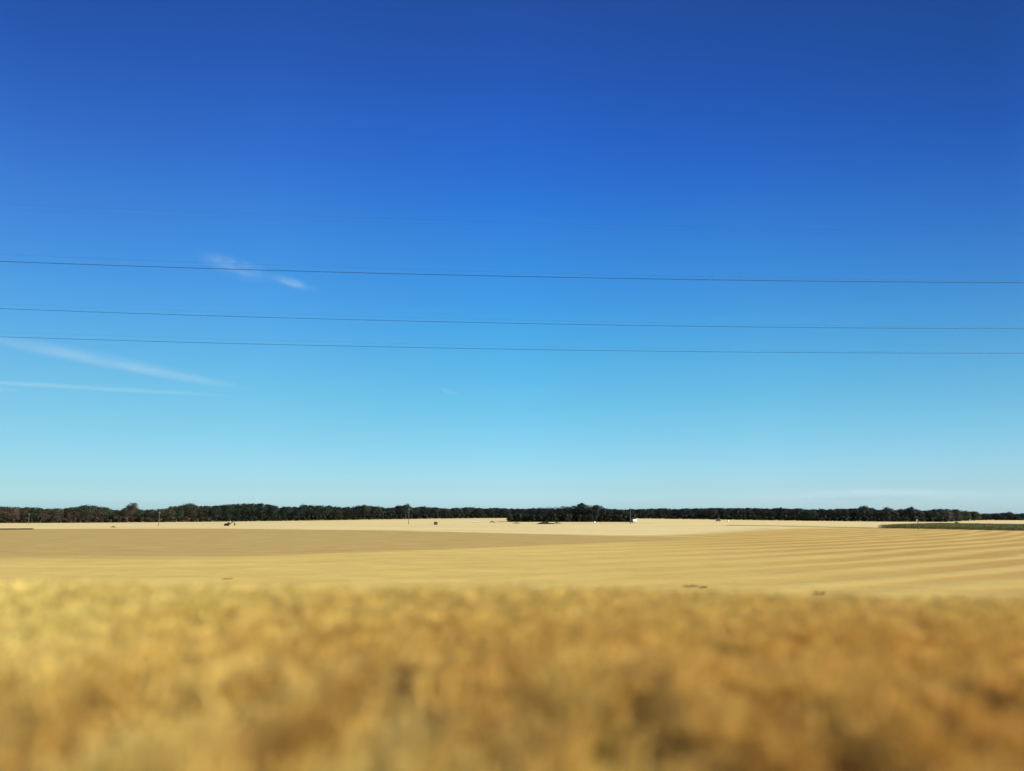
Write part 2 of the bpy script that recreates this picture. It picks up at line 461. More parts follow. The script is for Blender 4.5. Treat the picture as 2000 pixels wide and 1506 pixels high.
# ------------------------------------------------------------------ tall dry grass on the verge
def blades(n, name, xlim, y0, y1, hscale=1.0, wscale=1.0, seed=1):
    g = np.random.default_rng(seed)
    y = y0 + (y1 - y0) * g.random(n) ** .85
    x = (g.random(n) * 2 - 1) * (y * .78 + xlim)
    # tussocks: pull stems towards cell centres
    cell = .34
    cx = np.floor(x / cell); cy = np.floor(y / cell)
    jx = (cx + .2 + .6 * hash2(cx, cy, 5)) * cell; jy = (cy + .2 + .6 * hash2(cx, cy, 6)) * cell
    far = sstep(6.6, 9.0, y)
    pull = (.15 + .5 * hash2(cx, cy, 8)) * (1 - .8 * far)
    x = x + (jx - x) * pull; y = y + (jy - y) * pull
    nf = fnoise(x * .9, y * .9, 21, 3); nc = fnoise(x * 3.2, y * 1.2, 31, 2); nb = fnoise(x * .28, y * .35, 41, 2)
    far = sstep(6.6, 9.0, y)
    low = 1 - sstep(5.4, 8.8, y)                       # the near edge is thinner and more broken
    h = (.42 + (.10 + .22 * low) * sstep(.2, .8, nc) + .10 * (nf - .5) * (1 - .6 * far) + .26 * g.random(n) ** 2 * (1 - .35 * far)) * hscale
    h = np.clip(h, .12, 1.1)
    keep = ~((low > .25) & (fnoise(x * 3.0, y * .6, 81, 2) < .27 + .25 * low) & (g.random(n) < .85))
    x, y, h, low, far, nf, nc, nb = (q[keep] for q in (x, y, h, low, far, nf, nc, nb)); n = len(x)
    z = height(x, y)
    ang = g.random(n) * 2 * math.pi
    lean = .10 + .38 * g.random(n)
    la = g.normal(0, 1.2, n) + .4
    dx, dy = np.cos(la) * lean * h, np.sin(la) * lean * h * .8
    w = (.0035 + .006 * g.random(n)) * wscale
    ux, uy = np.cos(ang) * w, np.sin(ang) * w
    base = np.stack([x, y, z - .02], 1)
    mid_ = np.stack([x + dx * .35, y + dy * .35, z + h * .58], 1)
    hd = np.stack([x + dx * .75, y + dy * .75, z + h * .86], 1)
    tip = np.stack([x + dx * 1.15, y + dy * 1.15, z + h], 1)
    U = np.stack([ux, uy, np.zeros(n)], 1)
    head = (g.random(n) < .45)
    wh = np.where(head, 2.4, .75)[:, None]
    co = np.stack([base - U, base + U, mid_ - U * .9, mid_ + U * .9, hd - U * wh, hd + U * wh, tip], 1).reshape(-1, 3)
    k = np.arange(n)[:, None] * 7
    q = np.concatenate([k + np.array([[0, 1, 3, 2]]), k + np.array([[2, 3, 5, 4]])])
    tr = k + np.array([[4, 5, 6]])
    # stem colours
    straw = np.array([.74, .65, .235]); gold = np.array([.70, .475, .115]); brown = np.array([.50, .30, .07])
    grey = np.array([.40, .31, .13]); olive = np.array([.62, .55, .16])
    wx = sstep(-.8, .62, x / np.maximum(y, 1) + .7 * (nb - .5))  # bright left to browner right: grass mix, plus light angle painted into the colour
    wx = wx * (1 - .45 * sstep(9.5, 12.5, y))          # the crest merges into the paler stubble edge
    c = straw * (1 - wx[:, None]) + gold * wx[:, None]
    wbr = sstep(.46, .80, fnoise(x * 2.8, y * .45, 51, 3) + .16 * wx - .02)
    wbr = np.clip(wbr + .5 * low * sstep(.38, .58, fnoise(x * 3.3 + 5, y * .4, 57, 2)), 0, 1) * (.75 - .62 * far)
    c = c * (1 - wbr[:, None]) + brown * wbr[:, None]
    wgr = .6 * sstep(.66, .80, fnoise(x * 2.4 + 9, y * .5, 61, 2)) * (1 - far)
    c = c * (1 - .7 * wgr[:, None]) + grey * (.7 * wgr[:, None])
    wol = .6 * sstep(.60, .75, fnoise(x * 1.6 - 4, y * .4, 71, 2)) * (1 - wx)
    c = c * (1 - .6 * wol[:, None]) + olive * (.6 * wol[:, None])
    c = c * (1 + (.5 - .15 * far[:, None]) * (g.random((n, 1)) - .5))
    cc = np.repeat(c[:, None, :], 7, 1)
    cc[head, 4:] *= np.array([.92, .82, .7])
    cc[:, :2] *= .8                                     # stem foot darker than the rest
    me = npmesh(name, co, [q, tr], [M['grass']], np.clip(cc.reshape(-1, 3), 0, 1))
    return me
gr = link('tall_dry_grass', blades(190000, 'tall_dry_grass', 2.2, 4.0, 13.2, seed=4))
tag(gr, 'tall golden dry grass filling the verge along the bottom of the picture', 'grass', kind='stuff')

# low dead tufts where the stubble meets the verge
def tuft_mesh(name, n, rad, hgt, col, seed):
    g = np.random.default_rng(seed)
    a = g.random(n) * 6.283; r = rad * g.random(n) ** .6
    b = np.stack([r * np.cos(a) * .6, r * np.sin(a) * .6, np.zeros(n)], 1)
    hh = hgt * (.5 + .5 * g.random(n))
    tip = b + np.stack([np.cos(a) * rad * .8 * g.random(n), np.sin(a) * rad * .8 * g.random(n), hh], 1)
    t2 = g.random(n) * 6.283; w = .018
    U = np.stack([np.cos(t2) * w, np.sin(t2) * w, np.zeros(n)], 1)
    co = np.stack([b - U, b + U, tip], 1).reshape(-1, 3)
    k = np.arange(n)[:, None] * 3
    cc = np.repeat((np.array(col) * (.6 + .8 * g.random((n, 1))))[:, None], 3, 1).reshape(-1, 3)
    return npmesh(name, co, [k + np.array([[0, 1, 2]])], [M['grass']], cc)
TUFTS = [(1348, 1147, .75, .22, 'flat dark tuft of dead weeds in the stubble right of centre'),
         (1374, 1149, .4, .2, 'small dark dead tuft just right of the flat dark one'),
         (1600, 1162, .45, .3, 'dark upright weed tuft rising over the verge edge'),
         (445, 1132, .5, .1, 'low brown tuft at the left end of the stubble edge')]
for q, (px, py, rad, hg, lab) in enumerate(TUFTS):
    p = hit(px, py - 0.5)
    o = link('weed_tuft', tuft_mesh('weed_tuft', 110, rad, hg, (.33, .22, .07), 90 + q), None, p)
    tag(o, lab, 'weed', 'dead weed tufts in the stubble')

# ------------------------------------------------------------------ trees
def tree_arrays(seed, H, W, nl, base_frac=.05, tint=(.05, .075, .028), leaf=.36, spread=.03, lobes=11, rust=0.0):
    """crown of leaf-clump faces on uneven lobes; returns verts, quads, colours"""
    g = np.random.default_rng(seed)
    L = []
    zt = H * .60; rx = W * .40; rz = H * .36
    L.append((0, 0, zt, rx, rz))
    L.append((0, 0, H * .30, W * .43, H * .27))
    for k in range(lobes):      # rounded boughs standing out of the main dome
        a = g.random() * 6.283; el = g.uniform(-.25, 1.25)
        rad = W * g.uniform(.11, .19)
        L.append((math.cos(a) * math.cos(el) * rx * .78, math.sin(a) * math.cos(el) * rx * .78, zt + math.sin(el) * rz * .80, rad, rad * g.uniform(.7, .95)))
    L = np.array(L)
    L[:, 2] *= H / max((L[:, 2] + L[:, 4]).max(), .1); 
    wts = L[:, 3] ** 2 * L[:, 4]; wts = wts ** .75; wts /= wts.sum()
    li = g.choice(len(L), nl, p=wts)
    v = g.normal(0, 1, (nl, 3)); v /= np.linalg.norm(v, axis=1)[:, None]
    rr = (.72 + .28 * g.random(nl) ** .5)[:, None] * (1 + spread * g.normal(0, 1, (nl, 1)) * .6)
    c = L[li, :3] + v * rr * np.stack([L[li, 3], L[li, 3], L[li, 4]], 1)
    c[:, 2] = np.clip(c[:, 2], .15, H)
    n = v + g.normal(0, .3, (nl, 3)); n /= np.linalg.norm(n, axis=1)[:, None]
    up = np.array([0.1, 0.2, 1.0]); t1 = np.cross(n, up); t1 /= (np.linalg.norm(t1, axis=1)[:, None] + 1e-6); t2 = np.cross(n, t1)
    s = (leaf * (.45 + .8 * g.random(nl)))[:, None] * .5
    s2 = s * (.55 + .5 * g.random((nl, 1)))
    co = np.stack([c - t1 * s, c - t2 * s2, c + t1 * s * g.uniform(.6, 1.2, (nl, 1)), c + t2 * s2 * g.uniform(.6, 1.3, (nl, 1))], 1).reshape(-1, 3)
    k = np.arange(nl)[:, None] * 4
    q = k + np.array([[0, 1, 2, 3]])
    lob = (.65 + .75 * g.random(len(L)))[li][:, None]
    colr = np.array(tint) * lob * (.75 + .5 * g.random((nl, 1)))
    if rust > 0:
        isr = (g.random(len(L)) < rust)[li]
        colr[isr] = np.array([.075, .048, .028]) * (.7 + .6 * g.random((isr.sum(), 1)))
    return co, q, np.repeat(colr[:, None], 4, 1).reshape(-1, 3)

def trunk_arrays(H, W, seed):
    g = np.random.default_rng(seed + 500)
    m = MB(); r = .018 * H + .08
    m.tube((0, 0, -.3), (0, 0, H * .35), r, r * .7, 7)
    m.tube((0, 0, H * .35), (g.normal() * .3, g.normal() * .3, H * .78), r * .7, r * .25, 7)
    for k in range(4):
        a = g.random() * 6.28; z = H * (.25 + .1 * k)
        m.tube((0, 0, z), (math.cos(a) * W * .3, math.sin(a) * W * .3, z + H * .2), r * .35, r * .12, 5)
    return m

KINDS = {
    'green': dict(tint=(.022, .036, .019), rust=0.0),
    'dark': dict(tint=(.011, .019, .011), rust=0.0),
    'olive': dict(tint=(.042, .048, .021), rust=.0),
    'brown': dict(tint=(.046, .043, .024), rust=.06),
    'rusty': dict(tint=(.072, .052, .030), rust=.25),
}
VARIANTS = {}
def variant(kind, k, H0=13.0, W0=8.5):
    key = (kind, k)
    if key not in VARIANTS:
        kw = KINDS[kind]
        sd_ = 100 + k * 17 + list(KINDS).index(kind) * 1000
        co, q, cl = tree_arrays(sd_, H0, W0, 3600, tint=kw['tint'], rust=kw['rust'], lobes=8 + k % 5)
        tm = trunk_arrays(H0, W0, sd_)
        tv = np.array(tm.v); n0 = len(co)
        f4 = np.array([f for f in tm.f if len(f) == 4]) + n0
        co2 = np.concatenate([co, tv]); cl2 = np.concatenate([cl, np.full((len(tv), 3), .08)])
        VARIANTS[key] = npmesh('tree_' + kind, co2, [q, f4], [M['leaf'], M['bark']], cl2,
                               mat_idx=np.concatenate([np.zeros(len(q)), np.ones(len(f4))]))
    return VARIANTS[key]

SKY = [(-160, 990), (-60, 989), (0, 988), (30, 989), (65, 990), (72, 989.5), (85, 993), (102, 991), (117, 992), (145, 989), (155, 986), (163, 985), (180, 985.5), (200, 989), (211, 989.5),
       (219, 994), (238, 996), (242, 991), (250, 984), (257, 981.5), (263, 986), (268, 992), (279, 996), (292, 993), (314, 993), (325, 990), (338, 987), (355, 985), (369, 981.5),
       (383, 984), (388, 988), (393, 985.5), (408, 987), (432, 984.5), (463, 982), (500, 982), (525, 982.5), (534, 985), (549, 989), (563, 987), (576, 989),
       (595, 983.5), (609, 986), (644, 986), (668, 990), (697, 987), (714, 985.5), (723, 987), (735, 986.5), (755, 991), (779, 986), (794, 983.5), (799, 986),
       (804, 990), (830, 987), (845, 989), (874, 992), (915, 988.5), (942, 992), (966, 990), (996, 992), (1002, 991), (1022, 993), (1034, 991), (1048, 992),
       (1080, 993), (1187, 992), (1209, 994), (1252, 993), (1294, 991), (1318, 993), (1325, 992), (1358, 991.5), (1386, 991), (1412, 991), (1462, 991), (1480, 991),
       (1507, 992), (1523, 990), (1529, 990), (1535, 992), (1547, 992), (1570, 991.5), (1580, 994), (1595, 993.5), (1606, 991.5), (1617, 994), (1633, 992), (1667, 992.5),
       (1680, 989), (1687, 987), (1699, 990), (1712, 992), (1717, 995), (1735, 990.5), (1746, 996), (1752, 993), (1770, 992), (1780, 989.5), (1789, 993), (1807, 997),
       (1820, 993.5), (1833, 993), (1856, 993), (1883, 995), (1896, 998), (1906, 997.5), (1919, 1003), (1935, 1001), (1946, 1001.5), (1960, 1001), (1971, 999),
       (1982, 1003), (1991, 1003), (1998, 1001), (2060, 1003), (2160, 1003)]
skx = np.array([s[0] for s in SKY], float); sky_y = np.array([s[1] for s in SKY], float)
def skyline(px, w=0): return float(np.interp(px, skx, sky_y))

def wood_kind(px, g):
    r = g.random()
    if px < 60: return 'rusty' if r < .45 else ('brown' if r < .7 else 'olive')
    if px < 400: return 'brown' if r < .38 else ('olive' if r < .6 else ('rusty' if r < .66 else 'green'))
    if px < 1000: return 'olive' if r < .14 else ('brown' if r < .2 else ('green' if r < .62 else 'dark'))
    if px < 1820: return 'dark' if r < .8 else 'green'
    if px < 1910: return 'olive' if r < .5 else 'green'
    return 'green' if r < .7 else 'dark'
GROUPS = [(-999, 420, 'trees along the left wood edge', 'rounded tree with brownish and green foliage in the left part of the distant wood'),
          (420, 1000, 'trees along the middle wood edge', 'rounded dark green tree in the distant wood left of the dark copse'),
          (1000, 1905, 'trees along the right wood edge', 'very dark rounded tree in the long wood right of the copse'),
          (1905, 9999, 'low trees at the far right end of the wood', 'low far tree where the wood dips at the right edge')]
def put_tree(px, Yd, top, kind, wpx, g, label=None, group=None, parts=False, sink=.3):
    p = at(px, Yd); H = top_z(px, top, Yd) - p.z
    W = wpx / FOC * Yd
    k = int(g.integers(0, 6))
    if parts:
        o = empty('tree', p, 0)
        sd_ = int(px * 3 + top)
        kw = KINDS[kind]
        co, q, cl = tree_arrays(sd_, H, W, 3600, tint=kw['tint'], rust=kw['rust'], leaf=.40, lobes=12)
        link('crown', npmesh('crown', co, [q], [M['leaf']], cl), o)
        trunk_arrays(H, W, sd_).build('trunk', M['bark'], o)
    else:
        o = link('tree', variant(kind, k), None, p)
        o.scale = (W / 8.5, W / 8.5, H / 13.0)
        o.rotation_euler = (0, 0, g.random() * 6.283)
    if group is None:
        for a, b, gp, lb in GROUPS:
            if a <= px < b:
                if kind in ('brown', 'rusty') and px < 420: group, label = 'brownish trees of the left wood', 'rounded tree with dull rust brown foliage in the left wood'
                elif px < 420: group, label = 'green trees of the left wood', 'rounded dull green tree in the left part of the distant wood'
                elif kind in ('brown', 'olive'): group, label = 'lighter trees of the middle wood', 'lighter olive brown tree showing paler within the dark middle wood'
                else: group, label = gp, label or lb
                break
    tag(o, label, 'tree', group)
    return o

def base_Y(px):
    # distance of the wood's edge: nearer at the left, farther to the right end
    return float(np.interp(px, [-200, 0, 300, 700, 1000, 1300, 1650, 1850, 1920, 2200], [482, 482, 495, 525, 560, 560, 540, 540, 760, 760]))

g = np.random.default_rng(3)
STAND = [  # standout crowns
    (257, 981, 30, 'olive', 'tall pale green rounded tree standing above its neighbours in the left wood'),
    (369, 981, 44, 'green', 'broad domed dark green tree in the left wood, a flat-topped mound'),
    (165, 984.5, 44, 'green', 'wide dark green treetop rising at the left, left of the tall pale one'),
    (595, 983.5, 34, 'green', 'rounded tree just right of the dip after the highest wood stretch'),
    (793, 983, 24, 'green', 'round treetop directly behind the middle wooden pole'),
    (714, 985, 24, 'olive', 'light green small crown left of the middle wooden pole'),
    (1687, 986.5, 30, 'dark', 'dark domed tree standing above the wood at the right, above the maize tip'),
    (1735, 990, 26, 'dark', 'rounded dark tree between the domed one and the right pole'),
    (1780, 989, 22, 'dark', 'dark bumpy treetop just left of the right pole'),
    (1526, 989.5, 10, 'dark', 'thin tree tip poking above the flat right wood'),
    (1971, 998.5, 22, 'green', 'small round treetop in the low dip at the right edge'),
]
for px, top, w, kind, lab in STAND:
    put_tree(px, base_Y(px) + 7, top, kind, w, g, lab, 'standout trees in the wood', parts=True)

px = -110.0
count = 0
while px < 2110:
    w = g.uniform(12, 38)
    Yd = base_Y(px) + g.uniform(-3, 4)
    tops = skyline(px)
    ht = 1016 - tops
    top = tops + g.uniform(1.0, .40 * ht if px < 420 else .28 * ht)
    put_tree(px, Yd, top, wood_kind(px, g), w, g)
    px += w * .74; count += 1
px = -104.0
while px < 2110:
    w = g.uniform(13, 31)
    # crown top must respect the outline over its own width
    tops = max(skyline(px), .5 * (skyline(px - w * .28) + skyline(px + w * .28)))
    put_tree(px, base_Y(px) + 12 + g.uniform(-2, 3), tops + g.uniform(-.3, .5), wood_kind(px, g) if px < 420 else ('green' if px < 1000 or px > 1900 else 'dark'), w, g)
    px += w * .8; count += 1
print('TREES', count)

# the wood's depth behind its edge: one mass
def mass():
    cos, qs, cls = [], [], []; n0 = 0
    gg = np.random.default_rng(12)
    for px in np.arange(-130, 2140, 11.0):
        for dY in (20, 30, 42):
            q0 = px + gg.uniform(-5, 5)
            Yd = base_Y(q0) + dY; p = at(q0, Yd)
            H = top_z(q0, max(skyline(q0 - 5), skyline(q0 + 5), skyline(q0)) + gg.uniform(.3, 1.5), Yd) - p.z
            W = gg.uniform(8, 11)
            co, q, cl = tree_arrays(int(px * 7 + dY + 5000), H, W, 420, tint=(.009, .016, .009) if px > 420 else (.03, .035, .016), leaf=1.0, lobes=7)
            cos.append(co + np.array([p.x, p.y, p.z])); qs.append(q + n0); cls.append(cl); n0 += len(co)
    return npmesh('wood_mass', np.concatenate(cos), [np.concatenate(qs)], [M['leaf']], np.concatenate(cls))
wd = link('wood_depth', mass())
tag(wd, 'dark mass of the wood behind its front trees on the horizon', 'wood', kind='stuff')

# undergrowth along the wood's foot
def bush_band():
    cos, qs, cls = [], [], []; n0 = 0
    gg = np.random.default_rng(15)
    for px in np.arange(-120, 2130, 4.0):
        q0 = px + gg.uniform(-2, 2); Yd = base_Y(q0) - 5 + gg.uniform(-1, 1); p = at(q0, Yd)
        if 1895 < q0 < 1945: continue
        left = q0 < 420
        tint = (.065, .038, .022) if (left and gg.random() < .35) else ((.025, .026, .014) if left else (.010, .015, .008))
        co, q, cl = tree_arrays(int(px * 5 + 19999), gg.uniform(2, 4.2), gg.uniform(3, 4.5), 220, tint=tint, leaf=.6, lobes=5)
        cos.append(co + np.array([p.x, p.y, p.z - .1])); qs.append(q + n0); cls.append(cl); n0 += len(co)
    return npmesh('undergrowth', np.concatenate(cos), [np.concatenate(qs)], [M['leaf']], np.concatenate(cls))
ug = link('undergrowth', bush_band())
tag(ug, 'scrubby undergrowth along the foot of the distant wood', 'undergrowth', kind='stuff')

# the copse standing forward of the wood
CS = [(985, 1006), (993, 1001), (1010, 998), (1030, 996), (1048, 992), (1056, 989), (1070, 989.5), (1082, 989), (1099, 987), (1110, 986.5), (1124, 986), (1128, 983), (1135, 982), (1143, 983),
      (1150, 986), (1167, 985.5), (1174, 987), (1178, 993), (1187, 991.5), (1209, 995), (1225, 997), (1236, 1003), (1242, 1010)]
cx_, cy_ = np.array([c[0] for c in CS], float), np.array([c[1] for c in CS], float)
PC0 = hit(1115, 1019.5).y
print('COPSE', PC0)
px = 1001.0
while px < 1236:
    w = g.uniform(24, 36)
    w = min(w, 2 * (px - 986), 2 * (1246 - px))
    for row in (0, 1):
        q0 = px + (row * w * .3)
        if q0 > 1234: continue
        top = float(np.interp(q0, cx_, cy_)) + (g.uniform(.5, 5) if row == 0 else g.uniform(-.3, .6))
        Yd = PC0 + 5 + row * 7 + g.uniform(-1, 2)
        put_tree(q0, Yd, top, 'dark', max(w, 12), g, 'nearly black tree in the dark copse standing forward of the wood', 'trees of the dark copse')
    px += max(w * .5, 6)
for px, top, w, lab in [(1135, 981.5, 22, 'tallest round treetop of the dark copse'), (1165, 985, 22, 'dark copse tree just right of its tallest treetop'), (1211, 996, 26, 'low dark copse tree beside the pole at its right end')]:
    put_tree(px, PC0 + 9, top, 'dark', w, g, lab, 'standout trees of the copse', parts=True)
def copse_bushes():
    cos, qs, cls = [], [], []; n0 = 0
    gg = np.random.default_rng(19)
    for px in np.arange(994, 1238, 3.0):
        Yd = PC0 + gg.uniform(0, 2.5); p = at(px, Yd)
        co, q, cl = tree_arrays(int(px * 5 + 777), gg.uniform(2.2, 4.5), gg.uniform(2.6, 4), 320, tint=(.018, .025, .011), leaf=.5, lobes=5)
        cos.append(co + np.array([p.x, p.y, p.z - .1])); qs.append(q + n0); cls.append(cl); n0 += len(co)
    return npmesh('copse_undergrowth', np.concatenate(cos), [np.concatenate(qs)], [M['leaf']], np.concatenate(cls))
o = link('copse_undergrowth', copse_bushes())
tag(o, 'black shadowy bushes along the foot of the copse', 'undergrowth', kind='stuff')

# ------------------------------------------------------------------ strip of maize at the right
def maize():
    gg = np.random.default_rng(23)
    A = hit(1716, 1031.5); B = hit(2000, 1037.0)
    d = (B - A); e = (B - A).normalized(); nrm = Vector((-e.y, e.x, 0))
    if nrm.y < 0: nrm = -nrm
    length = (B - A).length * 1.5; depth = 50.0
    pts = []
    for r in np.arange(0, depth, 1.0):
        s0 = 0.0
        for s in np.arange(s0, length, .36):
            pts.append((A.x + e.x * s + nrm.x * r + gg.normal() * .08, A.y + e.y * s + nrm.y * r + gg.normal() * .08, min(1.0, (s - s0) / 9 + .45)))
    pts = np.array(pts); n = len(pts)
    z = height(pts[:, 0], pts[:, 1])
    cos, cl = [], []; quads = []; n0 = 0
    H = (1.25 + .3 * gg.random(n)) * (.45 + .55 * pts[:, 2])
    base = np.stack([pts[:, 0], pts[:, 1], z], 1)
    for k in range(5):
        a = gg.random(n) * 6.283; zf = (.1 + .18 * k) * H
        L_ = .35 + .25 * gg.random(n)
        u = np.stack([np.cos(a), np.sin(a), np.zeros(n)], 1); w = np.stack([-np.sin(a), np.cos(a), np.zeros(n)], 1) * .07
        p0 = base + np.stack([np.zeros(n), np.zeros(n), zf], 1)
        p1 = p0 + u * (L_ * .55)[:, None] + np.array([0, 0, .28]); p2 = p0 + u * L_[:, None] + np.array([0, 0, .08])
        c = np.stack([p0 - w * .5, p0 + w * .5, p1 + w, p1 - w, p2 + w * .2, p2 - w * .2], 1).reshape(-1, 3)
        i0 = np.arange(n)[:, None] * 6 + n0
        quads += [i0 + np.array([[0, 1, 2, 3]]), i0 + np.array([[3, 2, 4, 5]])]
        cos.append(c); n0 += len(c)
        cl.append(np.repeat((np.array([.17, .175, .05]) * (.7 + .6 * gg.random((n, 1))))[:, None], 6, 1).reshape(-1, 3))
    w = np.array([.02, 0, 0])
    top = base + np.stack([np.zeros(n), np.zeros(n), H + .15], 1)
    c = np.stack([base - w, base + w, top + w * .6, top - w * .6], 1).reshape(-1, 3)
    quads.append(np.arange(n)[:, None] * 4 + n0 + np.array([[0, 1, 2, 3]])); cos.append(c)
    cc = np.repeat((np.array([.09, .10, .03]) * np.ones((n, 1)))[:, None], 4, 1)
    cc[:, 2:] = np.array([.22, .17, .07]); cl.append(cc.reshape(-1, 3))
    print('MAIZE', n)
    return npmesh('maize', np.concatenate(cos), [np.concatenate(quads)], [M['maize']], np.concatenate(cl))
o = link('maize_crop', maize())
tag(o, 'strip of green maize standing in the stubble at the right edge', 'crop', kind='stuff')
# dark grassy patch at the left edge of the tan strip
def low_grass():
    gg = np.random.default_rng(29)
    A = hit(-60, 1035.2); B = hit(62, 1034.2); n = 5000
    s = gg.random(n); r = gg.random(n) * 5 * (1 - s * .8)
    x = A.x + (B.x - A.x) * s; y = A.y + (B.y - A.y) * s + r; z = height(x, y)
    b = np.stack([x, y, z], 1); a = gg.random(n) * 6.28
    U = np.stack([np.cos(a), np.sin(a), np.zeros(n)], 1) * .05
    tip = b + np.stack([gg.normal(0, .1, n), gg.normal(0, .1, n), .25 + .25 * gg.random(n)], 1)
    co = np.stack([b - U, b + U, tip], 1).reshape(-1, 3); k = np.arange(n)[:, None] * 3
    return npmesh('low_grass', co, [k + np.array([[0, 1, 2]])], [M['maize']], np.tile(np.array([.10, .085, .03]), (n * 3, 1)))
o = link('field_margin_grass', low_grass())
tag(o, 'thin dark line of rough grass at the left end of the tan strip', 'grass', kind='stuff')

# ------------------------------------------------------------------ wooden poles of the field line
def make_pole(H):
    o = empty('wooden_pole', (0, 0, 0))
    MB().tube((0, 0, -.4), (0, 0, H), .13, .085, 10).build('post', M['wood'], o, smooth=False)
    MB().box((0, 0, H - .45), (1.5, .10, .12)).build('crossarm', M['wood'], o)
    for sx in (-.65, 0.0, .65):
        b = MB(); z0 = H - .39 if sx else H
        b.tube((sx, 0, z0), (sx, 0, z0 + .10), .02, .02, 6); b.tube((sx, 0, z0 + .10), (sx, 0, z0 + .24), .055, .04, 8)
        b.build('insulator', M['ceramic'], o)
    return o
def copy_tree(o, parent=None):
    c = o.copy(); COL.objects.link(c); c.parent = parent
    for ch in o.children: copy_tree(ch, c)
    return c
POLES = [(55, 1024.5, 1003, 'faint wooden pole at the far left in front of the rust coloured bushes'),
         (309.5, 1027.5, 1000, 'wooden pole in front of the left wood, left of the dark farm machine'),
         (798, 1024, 993, 'pale wooden pole in front of the middle wood, left of the round bale'),
         (1231.5, 1023.5, 991, 'dark wooden pole at the right end of the copse beside the white trailer'),
         (1794, 1034, 1010, 'short wooden pole standing at the strip of maize on the right')]
proto = None
pole_pts = []
for k, (px, by, ty, lab) in enumerate(POLES):
    p = hit(px, by); Ht = top_z(px, ty, p.y) - p.z
    print('POLE', px, round(p.y), round(Ht, 1))
    if proto is None: proto = make_pole(7.0); o = proto
    else: o = copy_tree(proto)
    o.location = p; o.rotation_euler.z = R(82)
    o.scale = (1, 1, Ht / 7.0)
    tag(o, lab, 'pole', 'wooden poles across the field')
    pole_pts.append((p, Ht))

# ------------------------------------------------------------------ overhead power line along the railway
def wire(pts_px, Yd, rad, label, name='power_cable', group='cables of the power line', dash=None):
    P = []
    for px, py in pts_px:
        d = ray(px, py); P.append((d.x / d.y * Yd, CAM_Z + d.z / d.y * Yd))
    P = np.array(P)
    cf = np.polyfit(P[:, 0], P[:, 1], 2)
    xs = np.linspace(-130, 130, 90)
    zs = np.polyval(cf, xs)
    cu = bpy.data.meshes.new(name); vs = []; fs = []
    n = 6
    for k, (x, z) in enumerate(zip(xs, zs)):
        for q in range(n):
            a = 2 * math.pi * q / n; vs.append((x, Yd + rad * math.cos(a), z + rad * math.sin(a)))
    for k in range(len(xs) - 1):
        for q in range(n):
            fs.append((k * n + q, (k + 1) * n + q, (k + 1) * n + (q + 1) % n, k * n + (q + 1) % n))
    cu.from_pydata(vs, [], fs); cu.update(); cu.materials.append(M['cable'])
    cu.polygons.foreach_set('use_smooth', [True] * len(fs))
    o = link(name, cu); tag(o, label, 'cable', group)
    return o
WY = 95.0
wire([(0, 511), (350, 521.5), (700, 533), (1050, 541), (1400, 547), (2000, 552)], WY, .034, 'boldest dark power cable, uppermost of the three clear ones, crossing the upper wisp of cloud')
wire([(0, 603), (350, 614), (700, 625.5), (1050, 632), (1400, 638), (2000, 642)], WY, .024, 'middle of the three clear power cables across the blue sky')
wire([(0, 658), (350, 667.5), (700, 677), (1050, 683), (1400, 687), (2000, 690)], WY, .022, 'lowest power cable, just above the long streak of cloud')
wire([(0, 497), (350, 510), (700, 524), (1050, 533.5), (1400, 540.5), (2000, 548.5)], WY + 6, .006, 'faint thin cable just above the boldest dark cable', group='faint cables of the power line')
wire([(0, 594), (350, 606), (700, 618), (1050, 626), (1400, 632.5), (2000, 639)], WY + 6, .0045, 'faint thin cable just above the middle cable', group='faint cables of the power line')
wire([(0, 649), (350, 659), (700, 669), (1050, 677), (1400, 683), (2000, 688)], WY + 6, .0045, 'faint thin cable just above the lowest cable', group='faint cables of the power line')
wire([(0, 399), (350, 411), (700, 425), (1050, 436), (1400, 445), (2000, 455)], WY, .005, 'hardly visible earth cable high above the others', group='faint cables of the power line')
wire([(0, 410), (350, 421), (700, 433), (1050, 443), (1400, 450), (2000, 459)], WY, .004, 'hardly visible cable just below the topmost earth cable', group='faint cables of the power line')

# ------------------------------------------------------------------ things out in the field
def scaled(px0, px1, py, y):   # width in metres of a pixel span at distance y
    return (px1 - px0) / FOC * y

# dark machine with a raised folded arm (left)
p = hit(448, 1027)
S = scaled(440, 461, 0, p.y) / 5.4
m = empty('farm_machine', p)
MB().box((-1.35, -.55, .28), (2.3, .42, .5)).box((-1.35, .55, .28), (2.3, .42, .5)).build('track', M['rubber'], m, .12)
MB().prism([(-2.5, .55), (.0, .55), (.15, 1.0), (-.1, 1.3), (-1.2, 1.35), (-1.35, 1.15), (-2.35, 1.05)], -.75, .75).build('body', M['dark_paint'], m, .05)
MB().prism([(-.75, 1.3), (-.15, 1.3), (-.25, 1.75), (-.7, 1.78)], -.4, .35).build('cab', M['glass'], m, .04)
MB().prism([(-.1, 1.0), (.25, 1.2), (1.1, 1.85), (2.15, 2.2), (2.2, 2.0), (1.25, 1.55), (.45, .95)], -.14, .14).build('boom', M['rust'], m, .02)
MB().prism([(2.1, 2.35), (2.32, 2.25), (2.62, 1.05), (2.48, 1.0)], -.11, .11).build('stick', M['rust'], m, .02)
MB().prism([(2.35, 1.15), (2.7, 1.1), (2.85, .55), (2.5, .15), (2.3, .6)], -.4, .4).build('bucket', M['dark_paint'], m, .02)
m.scale = (S, S, S)
tag(m, 'small dark farm machine with a raised bent arm on the pale straw', 'machine')

